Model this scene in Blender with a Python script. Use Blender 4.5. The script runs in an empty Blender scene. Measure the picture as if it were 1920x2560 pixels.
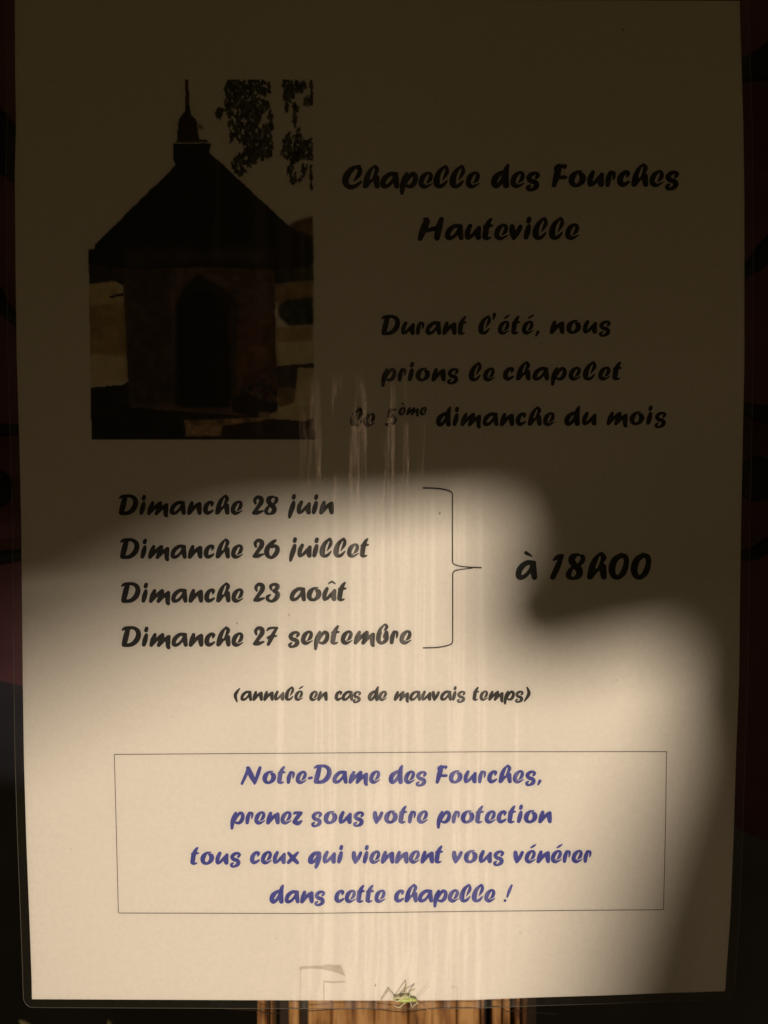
import bpy, bmesh, math, random
import numpy as np
from mathutils import Vector, Matrix
random.seed(7)
rng = np.random.default_rng(7)
C = bpy.context.scene.collection
scn = bpy.context.scene

# ------------------------------------------------------------------ camera
D = 0.2222                      # metres from the lens to the notice
S = D / 1920.0                  # metres per photograph pixel on the notice plane
cam_d = bpy.data.cameras.new('camera')
cam_d.sensor_fit = 'HORIZONTAL'; cam_d.sensor_width = 36; cam_d.lens = 36
cam_d.clip_start = 0.01; cam_d.clip_end = 60
cam_d.dof.use_dof = True; cam_d.dof.focus_distance = D; cam_d.dof.aperture_fstop = 9.5
cam = bpy.data.objects.new('camera', cam_d); C.objects.link(cam)
cam.location = (0, -D, 0); cam.rotation_euler = (math.pi / 2, 0, 0)
scn.camera = cam
scn.render.resolution_x = 768; scn.render.resolution_y = 1024
scn.view_settings.view_transform = 'Standard'; scn.view_settings.look = 'None'
scn.view_settings.exposure = 0; scn.view_settings.gamma = 1

# ------------------------------------------------------------------ night air: a dim warm glow
w = bpy.data.worlds.new('World'); scn.world = w; w.use_nodes = True
bg = w.node_tree.nodes['Background']
bg.inputs['Color'].default_value = (1.0, 0.68, 0.22, 1)
bg.inputs['Strength'].default_value = 0.036

# ------------------------------------------------------------------ the visitor's torch (headlamp behind the phone)
LP = Vector((0.030, -0.50, -0.120))
ld = bpy.data.lights.new('torch', 'SPOT')
ld.energy = 7.7; ld.color = (1.0, 0.795, 0.59); ld.shadow_soft_size = 0.0098
ld.spot_size = math.radians(62); ld.spot_blend = 0.9
lamp = bpy.data.objects.new('torch', ld); C.objects.link(lamp)
lamp.location = LP
lamp.rotation_euler = (Vector((0.020, 0, -0.11)) - LP).to_track_quat('-Z', 'Y').to_euler()

# added unseen area light behind the viewer: makes glare streaks in the buckled film
l2 = bpy.data.lights.new('streak_light', 'AREA'); l2.shape = 'RECTANGLE'; l2.size = 0.05; l2.size_y = 0.50
l2.energy = 0.55; l2.color = (1.0, 0.60, 0.36)
lo = bpy.data.objects.new('streak_light', l2); C.objects.link(lo); lo.location = (-0.045, -2.5, 0.19); lo.rotation_euler = (math.pi / 2, 0, 0)

# ------------------------------------------------------------------ helpers
def sheet_y(x, z):
    """depth of the notice (it bends away at the foot and is gently buckled)"""
    b = max(0.0, (-z - 0.02)) / 0.12
    y = 0.0065 * b * b + 0.0016 * math.sin(x * 22 + 0.6) - 0.0012
    y += 0.00016 * math.sin(x * 190 + 3 * math.sin(z * 9)) * min(1, max(0, (0.03 - z) / 0.05)) * math.exp(-((x - 0.0) / 0.055) ** 2)
    y += 0.004 * max(0, x - 0.06) / 0.045 * b
    return y

def at(px, py, Y):
    k = (D + Y) / D
    return Vector(((px - 960) * S * k, Y, (1280 - py) * S * k))

def on(px, py, lift=0.0):
    """point of the notice surface seen at photograph pixel px, py; lift in metres towards the viewer"""
    Y = 0.0
    for _ in range(4):
        p = at(px, py, Y); Y = sheet_y(p.x, p.z)
    p = at(px, py, Y); p.y -= lift
    return p

def link_mesh(name, verts, faces, mat, parent=None, smooth=False):
    me = bpy.data.meshes.new(name)
    me.from_pydata([tuple(v) for v in verts], [], faces); me.update()
    o = bpy.data.objects.new(name, me); C.objects.link(o)
    if mat: me.materials.append(mat)
    if smooth:
        for p in me.polygons: p.use_smooth = True
    if parent: o.parent = parent
    return o

def thing(name, label, cat, loc=(0, 0, 0), group=None):
    o = bpy.data.objects.new(name, None); C.objects.link(o); o.location = loc
    o.empty_display_size = 0.01
    o['label'] = label; o['category'] = cat
    if group: o['group'] = group
    return o

def keep(o, parent):
    o.parent = parent; o.matrix_parent_inverse = Matrix.Translation(-parent.location)
    return o

def tag(o, label, cat, group=None):
    o['label'] = label; o['category'] = cat
    if group: o['group'] = group

def mat(name, col, rough=0.6, spec=0.3, metal=0.0):
    m = bpy.data.materials.new(name); m.use_nodes = True
    b = m.node_tree.nodes['Principled BSDF']
    b.inputs['Base Color'].default_value = (*col, 1)
    b.inputs['Roughness'].default_value = rough
    b.inputs['Metallic'].default_value = metal
    b.inputs['Specular IOR Level'].default_value = spec
    return m

def noisy(name, c1, c2, scale, rough=0.6, spec=0.3, stretch=(1, 1, 1), bump=0.0, bdist=0.0005, detail=6, lo=0.35, hi=0.65):
    m = mat(name, c1, rough, spec); nt = m.node_tree; N = nt.nodes; b = N['Principled BSDF']
    tc = N.new('ShaderNodeTexCoord'); mp = N.new('ShaderNodeMapping'); mp.inputs['Scale'].default_value = stretch
    nz = N.new('ShaderNodeTexNoise'); nz.inputs['Scale'].default_value = scale; nz.inputs['Detail'].default_value = detail
    cr = N.new('ShaderNodeValToRGB'); cr.color_ramp.elements[0].position = lo; cr.color_ramp.elements[1].position = hi
    cr.color_ramp.elements[0].color = (*c1, 1); cr.color_ramp.elements[1].color = (*c2, 1)
    nt.links.new(tc.outputs['Object'], mp.inputs['Vector']); nt.links.new(mp.outputs[0], nz.inputs['Vector'])
    nt.links.new(nz.outputs['Fac'], cr.inputs['Fac']); nt.links.new(cr.outputs['Color'], b.inputs['Base Color'])
    if bump:
        bp = N.new('ShaderNodeBump'); bp.inputs['Strength'].default_value = bump; bp.inputs['Distance'].default_value = bdist
        nt.links.new(nz.outputs['Fac'], bp.inputs['Height']); nt.links.new(bp.outputs[0], b.inputs['Normal'])
    return m

# ------------------------------------------------------------------ materials
M_paper = noisy('paper', (0.80, 0.795, 0.78), (0.84, 0.835, 0.82), 900, 0.7, 0.1, bump=0.12, bdist=0.00005)
M_ink = noisy('black_ink', (0.012, 0.015, 0.020), (0.026, 0.024, 0.030), 260, 0.5, 0.2)
M_blue = noisy('blue_ink', (0.048, 0.062, 0.34), (0.075, 0.09, 0.42), 300, 0.5, 0.2)
M_line = mat('thin_line_ink', (0.10, 0.085, 0.09), 0.6)
M_black_iron = noisy('black_iron', (0.006, 0.006, 0.007), (0.016, 0.015, 0.015), 120, 0.6, 0.25, bump=0.3)
M_red = noisy('dark_red_paint', (0.085, 0.038, 0.054), (0.145, 0.066, 0.085), 22, 0.75, 0.15, bump=0.3, bdist=0.001)
M_recess = noisy('dark_recess', (0.10, 0.105, 0.16), (0.14, 0.145, 0.21), 9, 0.9, 0.1, bump=0.3, bdist=0.002)
M_wire = mat('wire', (0.02, 0.015, 0.012), 0.5, 0.4, 0.2)
M_tape = mat('clear_tape', (0.86, 0.85, 0.83), 0.55, 0.2)
M_tedge = mat('tape_edge_dirt', (0.62, 0.58, 0.52), 0.5)
M_scar = mat('torn_tape', (0.60, 0.56, 0.53), 0.6, 0.3)

def wood(name, k):
    m = mat(name, (0.4, 0.2, 0.08), 0.45, 0.35); nt = m.node_tree; N = nt.nodes; b = N['Principled BSDF']
    tc = N.new('ShaderNodeTexCoord'); mp = N.new('ShaderNodeMapping'); mp.inputs['Scale'].default_value = (1, 1, 0.06)
    mp.inputs['Location'].default_value = (k * 3.1, k, k * 0.7)
    nz = N.new('ShaderNodeTexNoise'); nz.inputs['Scale'].default_value = 420; nz.inputs['Detail'].default_value = 8; nz.inputs['Distortion'].default_value = 0.6
    n2 = N.new('ShaderNodeTexNoise'); n2.inputs['Scale'].default_value = 140; n2.inputs['Detail'].default_value = 5
    mp2 = N.new('ShaderNodeMapping'); mp2.inputs['Scale'].default_value = (1, 1, 0.35)
    mx = N.new('ShaderNodeMath'); mx.operation = 'MULTIPLY_ADD'; mx.inputs[1].default_value = 0.55
    cr = N.new('ShaderNodeValToRGB'); e = cr.color_ramp.elements
    e[0].position = 0.62; e[0].color = (0.10, 0.040, 0.012, 1); e[1].position = 0.90; e[1].color = (0.52, 0.30, 0.12, 1)
    q = e.new(0.74); q.color = (0.32, 0.155, 0.050, 1)
    L = nt.links.new
    L(tc.outputs['Object'], mp.inputs['Vector']); L(tc.outputs['Object'], mp2.inputs['Vector'])
    L(mp.outputs[0], nz.inputs['Vector']); L(mp2.outputs[0], n2.inputs['Vector'])
    L(nz.outputs['Fac'], mx.inputs[0]); L(n2.outputs['Fac'], mx.inputs[2])
    L(mx.outputs[0], cr.inputs['Fac']); L(cr.outputs['Color'], b.inputs['Base Color'])
    bp = N.new('ShaderNodeBump'); bp.inputs['Strength'].default_value = 0.5; bp.inputs['Distance'].default_value = 0.0004
    L(nz.outputs['Fac'], bp.inputs['Height']); L(bp.outputs[0], b.inputs['Normal'])
    return m
M_wood = [wood('varnished_wood', 0.0), wood('varnished_wood_b', 1.7)]

def film_material():
    """clear laminate: see-through, with a thin glossy skin that is buckled in upright ripples"""
    m = bpy.data.materials.new('laminate_film'); m.use_nodes = True; nt = m.node_tree; N = nt.nodes; L = nt.links.new
    N.remove(N['Principled BSDF']); out = N['Material Output']
    tr = N.new('ShaderNodeBsdfTransparent'); tr.inputs['Color'].default_value = (0.985, 0.985, 0.975, 1)
    g1 = N.new('ShaderNodeBsdfGlossy'); g1.inputs['Roughness'].default_value = 0.44; g1.inputs['Anisotropy'].default_value = 0.76
    tg = N.new('ShaderNodeCombineXYZ'); tg.inputs[0].default_value = 1.0; L(tg.outputs[0], g1.inputs['Tangent'])
    tc = N.new('ShaderNodeTexCoord')
    mp = N.new('ShaderNodeMapping'); mp.inputs['Scale'].default_value = (1, 1, 0.018)
    L(tc.outputs['Object'], mp.inputs['Vector'])
    nz = N.new('ShaderNodeTexNoise'); nz.inputs['Scale'].default_value = 480; nz.inputs['Detail'].default_value = 3; nz.inputs['Distortion'].default_value = 0.1
    L(mp.outputs[0], nz.inputs['Vector'])
    mp3 = N.new('ShaderNodeMapping'); mp3.inputs['Scale'].default_value = (1, 1, 0.16)
    L(tc.outputs['Object'], mp3.inputs['Vector'])
    n3 = N.new('ShaderNodeTexNoise'); n3.inputs['Scale'].default_value = 300; n3.inputs['Detail'].default_value = 4
    L(mp3.outputs[0], n3.inputs['Vector'])
    # where the film is buckled: an upright band left of the middle, starting below the picture
    sx = N.new('ShaderNodeSeparateXYZ'); L(tc.outputs['Object'], sx.inputs[0])
    def mr(src, a, b, c=0.0, d=1.0):
        n = N.new('ShaderNodeMapRange'); n.interpolation_type = 'SMOOTHSTEP'
        n.inputs['From Min'].default_value = a; n.inputs['From Max'].default_value = b
        n.inputs['To Min'].default_value = c; n.inputs['To Max'].default_value = d
        L(src, n.inputs['Value']); return n.outputs['Result']
    def mul(a, b):
        n = N.new('ShaderNodeMath'); n.operation = 'MULTIPLY'; L(a, n.inputs[0]); L(b, n.inputs[1]); return n.outputs[0]
    left = mr(sx.outputs['X'], -0.027, -0.016); right = mr(sx.outputs['X'], 0.016, 0.003)
    top = mr(sx.outputs['Z'], 0.044, 0.030); low = mr(sx.outputs['Z'], -0.020, 0.004)
    band = mul(mul(left, right), mul(top, low))
    mpb = N.new('ShaderNodeMapping'); mpb.inputs['Scale'].default_value = (1, 1, 0.02); L(tc.outputs['Object'], mpb.inputs['Vector'])
    nb = N.new('ShaderNodeTexNoise'); nb.inputs['Scale'].default_value = 120; nb.inputs['Detail'].default_value = 2.2; L(mpb.outputs[0], nb.inputs['Vector'])
    bb = N.new('ShaderNodeBump'); bb.inputs['Strength'].default_value = 0.6; bb.inputs['Distance'].default_value = 0.0019
    wide = mul(mr(sx.outputs['X'], -0.10, 0.0), mr(sx.outputs['X'], 0.11, 0.01))
    L(mul(nb.outputs['Fac'], wide), bb.inputs['Height']); L(bb.outputs[0], g1.inputs['Normal'])
    nm = mul(nz.outputs['Fac'], n3.outputs['Fac'])
    bp = N.new('ShaderNodeBump'); bp.inputs['Strength'].default_value = 0.5; bp.inputs['Distance'].default_value = 0.0007
    L(nm, bp.inputs['Height'])
    g2 = N.new('ShaderNodeBsdfGlossy'); g2.inputs['Roughness'].default_value = 0.17; L(bp.outputs[0], g2.inputs['Normal'])
    g2.inputs['Color'].default_value = (1, 1, 1, 1)
    streak = mr(nm, 0.24, 0.31)
    fr = N.new('ShaderNodeFresnel'); fr.inputs['IOR'].default_value = 1.33
    m1 = N.new('ShaderNodeMixShader'); L(fr.outputs[0], m1.inputs['Fac']); L(tr.outputs[0], m1.inputs[1]); L(g1.outputs[0], m1.inputs[2])
    fac2 = N.new('ShaderNodeMath'); fac2.operation = 'MULTIPLY'; fac2.inputs[1].default_value = 0.085
    L(mul(band, streak), fac2.inputs[0])
    m2 = N.new('ShaderNodeMixShader'); L(fac2.outputs[0], m2.inputs['Fac']); L(m1.outputs[0], m2.inputs[1]); L(g2.outputs[0], m2.inputs[2])
    df = N.new('ShaderNodeBsdfDiffuse'); df.inputs['Color'].default_value = (0.42, 0.42, 0.34, 1)
    m3 = N.new('ShaderNodeMixShader'); m3.inputs['Fac'].default_value = 0.022
    L(m2.outputs[0], m3.inputs[1]); L(df.outputs[0], m3.inputs[2])
    L(m3.outputs[0], out.inputs['Surface'])
    return m
M_film = film_material()

# ================================================================== SETTING behind the notice
# far dark recess of the shrine
def rect(name, x0, x1, y0, y1, Y, m, th, parent=None):
    a, b, c, d = at(x0, y0, Y), at(x1, y0, Y), at(x1, y1, Y), at(x0, y1, Y)
    v = [a, b, c, d] + [p + Vector((0, th, 0)) for p in (a, b, c, d)]
    f = [(0, 1, 2, 3), (7, 6, 5, 4), (0, 4, 5, 1), (1, 5, 6, 2), (2, 6, 7, 3), (3, 7, 4, 0)]
    return link_mesh(name, v, f, m, parent)
wall = rect('wall', -3200, 5100, -3800, 5200, 0.62, M_recess, 0.05); wall['kind'] = 'structure'

# dark red panel; its lower edge is uneven
panel_pts = [(-2600, -2600), (4400, -2600), (4400, 2180), (2050, 2160), (1885, 2090), (1700, 2000), (900, 1820), (140, 1730), (-60, 1690), (-2600, 1600)]
pf = [at(x, y, 0.055) for x, y in panel_pts]; pbk = [p + Vector((0, 0.012, 0)) for p in pf]
n = len(pf)
panel = link_mesh('panel', pf + pbk, [tuple(range(n)), tuple(range(2 * n - 1, n - 1, -1))] + [(i, n + i, n + (i + 1) % n, (i + 1) % n) for i in range(n)], M_red)
tag(panel, 'dark red painted panel in shadow behind the laminated notice', 'panel')

# black scrollwork in front of the panel: each piece a flat forged bar
def bar_mesh(name, pts, Y, parent, th=0.004):
    """flat forged bar along pts = (px, py, width px), rounded section"""
    P = []
    for i in range(len(pts) - 1):
        p0 = pts[max(i - 1, 0)]; p1 = pts[i]; p2 = pts[i + 1]; p3 = pts[min(i + 2, len(pts) - 1)]
        for k in range(8):
            t = k / 8
            P.append([0.5 * (2 * b + (c - a) * t + (2 * a - 5 * b + 4 * c - d) * t * t + (-a + 3 * b - 3 * c + d) * t ** 3) for a, b, c, d in zip(p0, p1, p2, p3)])
    P.append(list(pts[-1]))
    vs, fs = [], []
    R = 8
    for i, (x, y, wd) in enumerate(P):
        a = P[max(i - 1, 0)]; b = P[min(i + 1, len(P) - 1)]
        dx, dy = b[0] - a[0], b[1] - a[1]; l = math.hypot(dx, dy) or 1
        nx, ny = -dy / l, dx / l
        for k in range(R):
            an = 2 * math.pi * k / R
            q = at(x + nx * wd / 2 * math.cos(an), y + ny * wd / 2 * math.cos(an), Y)
            q.y += math.sin(an) * th / 2
            vs.append(q)
    for i in range(len(P) - 1):
        for k in range(R):
            fs.append((i * R + k, i * R + (k + 1) % R, (i + 1) * R + (k + 1) % R, (i + 1) * R + k))
    fs.append(tuple(range(R))[::-1]); fs.append(tuple(range((len(P) - 1) * R, len(P) * R)))
    o = link_mesh(name, vs, fs, M_black_iron, None, True); keep(o, parent); return o

grille = thing('iron_grille', 'black forged iron scrollwork in front of the dark red panel', 'grille', at(960, 1200, 0.035))
for pts in ([(-420, 1110, 40), (-150, 1085, 34), (10, 1075, 32), (160, 1078, 26), (330, 1060, 12)],
            [(-420, 1330, 40), (-120, 1395, 34), (20, 1392, 34), (120, 1370, 26), (300, 1330, 14)],
            [(-260, 600, 60), (-60, 690, 50), (20, 780, 34), (110, 860, 22), (300, 900, 12)],
            [(-300, 200, 90), (-60, 300, 120), (60, 420, 90), (240, 520, 20)],
            [(2380, 1110, 40), (2050, 1060, 56), (1900, 1033, 44), (1840, 1026, 30), (1600, 1060, 10)],
            [(2380, 1220, 50), (2100, 1290, 52), (1980, 1335, 46), (1915, 1368, 40), (1850, 1388, 26), (1640, 1360, 10)],
            [(2300, 420, 60), (2000, 560, 56), (1920, 625, 54), (1862, 678, 34), (1700, 760, 12)],
            [(2250, 60, 110), (2000, 130, 120), (1880, 170, 70), (1700, 220, 16)]):
    bar_mesh('scroll', pts, 0.035, grille)
def boss(cx, cy, r):
    vs, fs = [], []
    c0 = at(cx, cy, 0.036); R = (r * S * (D + 0.036) / D)
    for i in range(7):
        ph = math.pi / 2 * i / 6
        for k in range(24):
            an = 2 * math.pi * k / 24
            vs.append(c0 + Vector((R * math.cos(ph) * math.cos(an) + 1e-6, -0.35 * R * math.sin(ph), R * math.cos(ph) * math.sin(an))))
    for i in range(6):
        for k in range(24):
            fs.append((i * 24 + k, i * 24 + (k + 1) % 24, (i + 1) * 24 + (k + 1) % 24, (i + 1) * 24 + k))
    fs.append(tuple(range(24)))
    o = link_mesh('boss', vs, fs, M_black_iron, None, True); keep(o, grille)
boss(-18, 1222, 52); boss(1893, 1197, 58)

# added unseen pale slab under the frame, to bounce torch light up the notice
M_bounce = noisy('bounce_stone', (0.66, 0.60, 0.50), (0.78, 0.72, 0.62), 60, 0.85, 0.1, bump=0.4, bdist=0.001)
lv = [(x, y, z) for z in (-0.235, -0.195) for x, y in ((-0.35, -0.33), (0.35, -0.33), (0.35, -0.012), (-0.35, -0.012))]
bounce_ledge = link_mesh('bounce_ledge', lv, [(3, 2, 1, 0), (4, 5, 6, 7), (0, 1, 5, 4), (1, 2, 6, 5), (2, 3, 7, 6), (3, 0, 4, 7)], M_bounce)
bvm = bounce_ledge.modifiers.new('bevel', 'BEVEL'); bvm.width = 0.004; bvm.segments = 3
tag(bounce_ledge, 'unseen pale slab added below the notice to bounce torch light up', 'bounce_ledge')

# wooden post of narrow boards, behind the foot of the notice
post = thing('wooden_post', 'varnished wooden post of narrow upright boards lit behind the foot of the notice', 'post', at(985, 2900, 0.03))
def board(x0, x1, Y, name, mi=0, th=0.010, seed=0):
    """one upright board with eased front edges and slightly wandering sides"""
    r = random.Random(seed)
    rows = 14; vs, fs = [], []
    for j in range(rows + 1):
        py = 1500 + (3500 - 1500) * j / rows
        a = x0 + r.uniform(-1.2, 1.2); b = x1 + r.uniform(-1.2, 1.2)
        e = min(4.0, (x1 - x0) * 0.22)
        prof = [(a, th), (a, 0.0006), (a + e, 0.0), (b - e, 0.0), (b, 0.0006), (b, th)]
        for xx, dy in prof:
            q = at(xx, py, Y); q.y += dy + r.uniform(-1, 1) * 0.00008; vs.append(q)
    for j in range(rows):
        for k in range(5):
            a = j * 6 + k; fs.append((a, a + 1, a + 7, a + 6))
        fs.append((j * 6 + 5, j * 6, j * 6 + 6, j * 6 + 11))
    fs.append((5, 4, 3, 2, 1, 0)); e_ = rows * 6; fs.append(tuple(e_ + k for k in range(6)))
    o = link_mesh(name, vs, fs, M_wood[mi]); keep(o, post); return o
boards = [(771, 827, 0.0300, 0), (829, 934, 0.0303, 1), (936, 1019, 0.0302, 1), (1022, 1080, 0.0306, 0), (1082, 1141, 0.0300, 0),
          (1144, 1199, 0.0302, 1), (1203, 1211, 0.0296, 1)]
for i, (a, b, Y, mi) in enumerate(boards): board(a - 1, b + 0.8, Y, 'plank', mi, seed=i)
for i, (a, b, Y, mi) in enumerate([(643, 665, 0.031, 1), (675, 684, 0.032, 0), (722, 746, 0.0305, 1), (1232, 1255, 0.0302, 1), (1259, 1275, 0.0325, 0), (1288, 1300, 0.031, 1), (1306, 1318, 0.035, 0)]):
    board(a, b, Y, 'slat', mi, 0.006, seed=40 + i)
bk = rect('backing_board', 700, 1340, 1500, 3500, 0.048, mat('dark_backing', (0.035, 0.022, 0.015), 0.9), 0.01); keep(bk, post)

# tube helper for wires, legs
def tube(name, pts, mtl, parent=None, R=8):
    """pts = list of (Vector, radius)"""
    vs, fs = [], []
    n = len(pts)
    for i, (p, r) in enumerate(pts):
        a = pts[max(i - 1, 0)][0]; b = pts[min(i + 1, n - 1)][0]
        d = (b - a).normalized(); u = d.cross(Vector((0, 1, 0.01))).normalized(); v = d.cross(u)
        for k in range(R):
            an = 2 * math.pi * k / R
            vs.append(p + (u * math.cos(an) + v * math.sin(an)) * r)
    for i in range(n - 1):
        for k in range(R):
            fs.append((i * R + k, i * R + (k + 1) % R, (i + 1) * R + (k + 1) % R, (i + 1) * R + k))
    fs.append(tuple(range(R))[::-1]); fs.append(tuple(range((n - 1) * R, n * R)))
    o = link_mesh(name, vs, fs, mtl, None, True)
    if parent: keep(o, parent)
    return o
def crv(pts, k=6):
    out = []
    for i in range(len(pts) - 1):
        p0 = pts[max(i - 1, 0)]; p1 = pts[i]; p2 = pts[i + 1]; p3 = pts[min(i + 2, len(pts) - 1)]
        for j in range(k):
            t = j / k
            out.append([0.5 * (2 * b + (c - a) * t + (2 * a - 5 * b + 4 * c - d) * t * t + (-a + 3 * b - 3 * c + d) * t ** 3) for a, b, c, d in zip(p0, p1, p2, p3)])
    out.append(list(pts[-1])); return out
wpts = crv([(560, 2522), (640, 2526), (662, 2532), (690, 2534), (722, 2521), (745, 2521), (775, 2527), (850, 2522), (930, 2522), (1010, 2530), (1080, 2521), (1150, 2519), (1205, 2520), (1235, 2516), (1252, 2519), (1268, 2529), (1290, 2526), (1320, 2529), (1400, 2536)])
wire = tube('wire', [(at(x, y, 0.0265), 0.00013) for x, y in wpts], M_wire)
tag(wire, 'thin dark wire running level across the wooden post under the notice', 'wire')

# dried leaves low on the left
M_leaf = noisy('dull_leaf', (0.10, 0.095, 0.035), (0.24, 0.22, 0.11), 160, 0.6, 0.2, bump=0.3)
def leaf(px, py, ang, ln, wd, Y, label):
    vs, fs = [], []
    c, s = math.cos(ang), math.sin(ang)
    for i in range(13):
        t = i / 12; hw = wd * math.sin(math.pi * min(1, t * 0.97 + 0.03)) ** 0.75
        for k in (-1, -0.5, 0, 0.5, 1):
            u = t * ln; v = k * hw + 0.12 * ln * math.sin(t * 2.4)
            q = at(px + u * c - v * s, py + u * s + v * c, Y); q.y += 0.0016 * abs(k) - 0.003 * math.sin(t * 3) ; vs.append(q)
    for i in range(12):
        for k in range(4):
            a = i * 5 + k; fs.append((a, a + 1, a + 6, a + 5))
    o = link_mesh('leaf', vs, fs, M_leaf, None, True)
    m = o.modifiers.new('thickness', 'SOLIDIFY'); m.thickness = 0.0005
    tag(o, label, 'leaf'); return o
leaf(46, 2553, 0.32, 150, 17, 0.05, 'dull olive leaf edge peeping in at the bottom left corner')
leaf(268, 2554, 0.9, 90, 14, 0.06, 'small dim leaf tip at the bottom edge, right of the corner leaf')

# ================================================================== THE NOTICE
notice = thing('laminated_notice', 'laminated white A4 notice with brush script lettering and a picture of a chapel', 'notice', on(960, 2500))

left_edge = [(-40, 35), (0, 37), (200, 38), (320, 40), (430, 37), (700, 39), (900, 42), (1100, 48), (1300, 53), (1500, 55), (1700, 57), (1900, 60), (2100, 66), (2300, 74), (2440, 79), (2498, 80)]
right_edge = [(-40, 1848), (0, 1849), (100, 1852), (300, 1858), (500, 1861), (900, 1861), (1100, 1857), (1300, 1853), (1500, 1850), (1700, 1848), (1900, 1840), (2100, 1834), (2300, 1826), (2440, 1816), (2498, 1812)]
def interp(tab, y): return float(np.interp(y, [a for a, _ in tab], [b for _, b in tab]))
bot = [(80, 2498), (300, 2499), (640, 2500.5), (1000, 2501.5), (1180, 2500), (1330, 2494), (1500, 2489), (1650, 2483), (1812, 2478)]
top = [(35, -6), (1849, 2)]
def grid_sheet(name, x_out, y_top, y_bot, m, lift, nx=120, ny=150, corner=0.0):
    vs, fs = [], []
    for j in range(ny + 1):
        v = j / ny
        for i in range(nx + 1):
            u = i / nx
            x0 = interp(left_edge, v * 2490); x1 = interp(right_edge, v * 2490)
            xx = (x0 - x_out) + (x1 - x0 + 2 * x_out) * u
            yt = interp(top, xx) - y_top; yb = interp(bot, xx) + y_bot
            yy = yt + (yb - yt) * v
            if corner:      # rounded corners
                dx = min(u, 1 - u) * (x1 - x0); dy = min(v, 1 - v) * 2500
                if dx < corner and dy < corner:
                    k = corner - math.sqrt(max(0, corner ** 2 - (corner - dx) ** 2))
                    if dy < corner and v > 0.5: yy -= k * (1 - dy / corner)
                    elif v < 0.5: yy += k * (1 - dy / corner)
            vs.append(on(xx, yy, lift))
    for j in range(ny):
        for i in range(nx):
            a = j * (nx + 1) + i; fs.append((a, a + nx + 1, a + nx + 2, a + 1))
    o = link_mesh(name, vs, fs, m, None, True); keep(o, notice); return o
paper = grid_sheet('paper', 0, 0, 0, M_paper, 0.0)
sm = paper.modifiers.new('thickness', 'SOLIDIFY'); sm.thickness = 0.00012; sm.offset = -1
es = paper.modifiers.new('crisp_edges', 'EDGE_SPLIT'); es.split_angle = math.radians(30)
film = grid_sheet('film', 21, 18, 19, M_film, 0.00030, 150, 190, corner=22)
# fused rim of the pouch: a fine bright bead round the film
M_rim = mat('film_rim', (0.13, 0.125, 0.11), 0.35, 0.5)
rimp = []
for yy in range(-22, 2480, 40): rimp.append((interp(left_edge, yy) - 21, yy))
rimp += [(60, 2497), (66, 2509), (76, 2516)]
for xx in range(100, 1790, 40): rimp.append((xx, interp(bot, xx) + 19))
rimp += [(1806, 2497), (1824, 2494), (1834, 2484)]
for yy in range(2460, -30, -40): rimp.append((interp(right_edge, yy) + 21 , yy))
tube('film_rim', [(on(x, y, 0.00030), 0.00008) for x, y in rimp], M_rim, notice, 6)

# ---------------- lettering: brush strokes (x, y, width) in the units of each letter, unioned on a fine grid
G = {}
def g(ch, base, xh, strokes, cuts=()): G[ch] = (base, xh, strokes, cuts)
g('D', 315, 170, [[(52,104,20),(82,84,36),(130,78,38),(190,80,38),(240,115,54),(250,175,62),(222,240,62),(160,288,48),(70,298,36)], [(120,90,56),(95,190,68),(72,285,60)]])
g('i', 315, 170, [[(353,170,42),(338,230,60),(322,290,46)], [(357,88,44),(350,112,46)]])
g('m', 403, 223, [[(655,206,50),(620,290,78),(592,376,58)], [(595,385,40),(690,280,50),(775,207,50)], [(782,208,50),(760,290,80),(715,380,56)], [(720,385,40),(800,300,50),(875,240,50)], [(882,240,54),(868,320,76),(868,400,64),(880,420,52)]])
g('n', 315, 170, [[(960,168,42),(940,230,58),(922,296,44)], [(930,300,32),(1000,215,42),(1052,182,46)], [(1054,182,50),(1050,240,64),(1056,292,50)]])
g('a', 315, 170, [[(858,166,40),(790,164,42),(730,212,52),(710,272,50),(730,296,42),(778,280,34),(822,228,30),(846,185,44)], [(850,172,48),(852,235,60),(862,293,48)]])
g('c', 315, 170, [[(1196,205,18),(1204,170,42),(1168,164,40),(1130,205,54),(1120,262,58),(1142,294,46),(1182,284,34),(1214,262,20)]])
g('h', 312, 168, [[(1372,86,38),(1322,140,54),(1290,210,58),(1270,288,48)], [(1372,84,36),(1394,110,42),(1384,145,38),(1340,212,16)], [(1285,288,34),(1330,228,38),(1395,196,42)], [(1394,198,44),(1390,240,58),(1396,288,50)]], [[(1362,108,6),(1350,150,15),(1330,205,14)]])
g('e', 403, 223, [[(432,350,16),(490,310,50),(518,250,56),(510,208,50),(470,202,50),(412,250,70),(388,330,72),(404,376,54),(452,384,40),(535,338,18)]], [[(482,226,12),(457,280,28),(437,328,22)], [(446,354,2),(490,343,6),(545,316,10)]])
g('b', 403, 223, [[(1088,90,50),(1022,160,70),(985,250,78),(978,330,72),(1008,380,50),(1060,374,52),(1108,320,66),(1112,245,64),(1108,204,50),(1078,245,34),(1064,290,26)], [(1090,88,48),(1118,114,44),(1100,150,38),(1062,180,12)]], [[(1082,108,10),(1056,160,22),(1043,195,16)]])
g('r', 403, 223, [[(1235,206,50),(1206,290,72),(1196,374,58)], [(1232,198,34),(1282,206,38),(1286,250,38),(1277,300,16)]])
g('t', 403, 223, [[(304,106,32),(266,160,60),(236,240,78),(224,320,78),(216,366,64),(252,384,42),(296,372,16)], [(206,210,28),(250,204,52),(320,198,24)]])
g('p', 465, 255, [[(1512,236,50),(1470,330,80),(1445,430,80),(1435,542,54)], [(1480,410,40),(1540,300,50),(1600,238,60),(1648,262,68),(1652,330,74),(1625,395,74),(1575,438,56),(1515,432,42)]])
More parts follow.
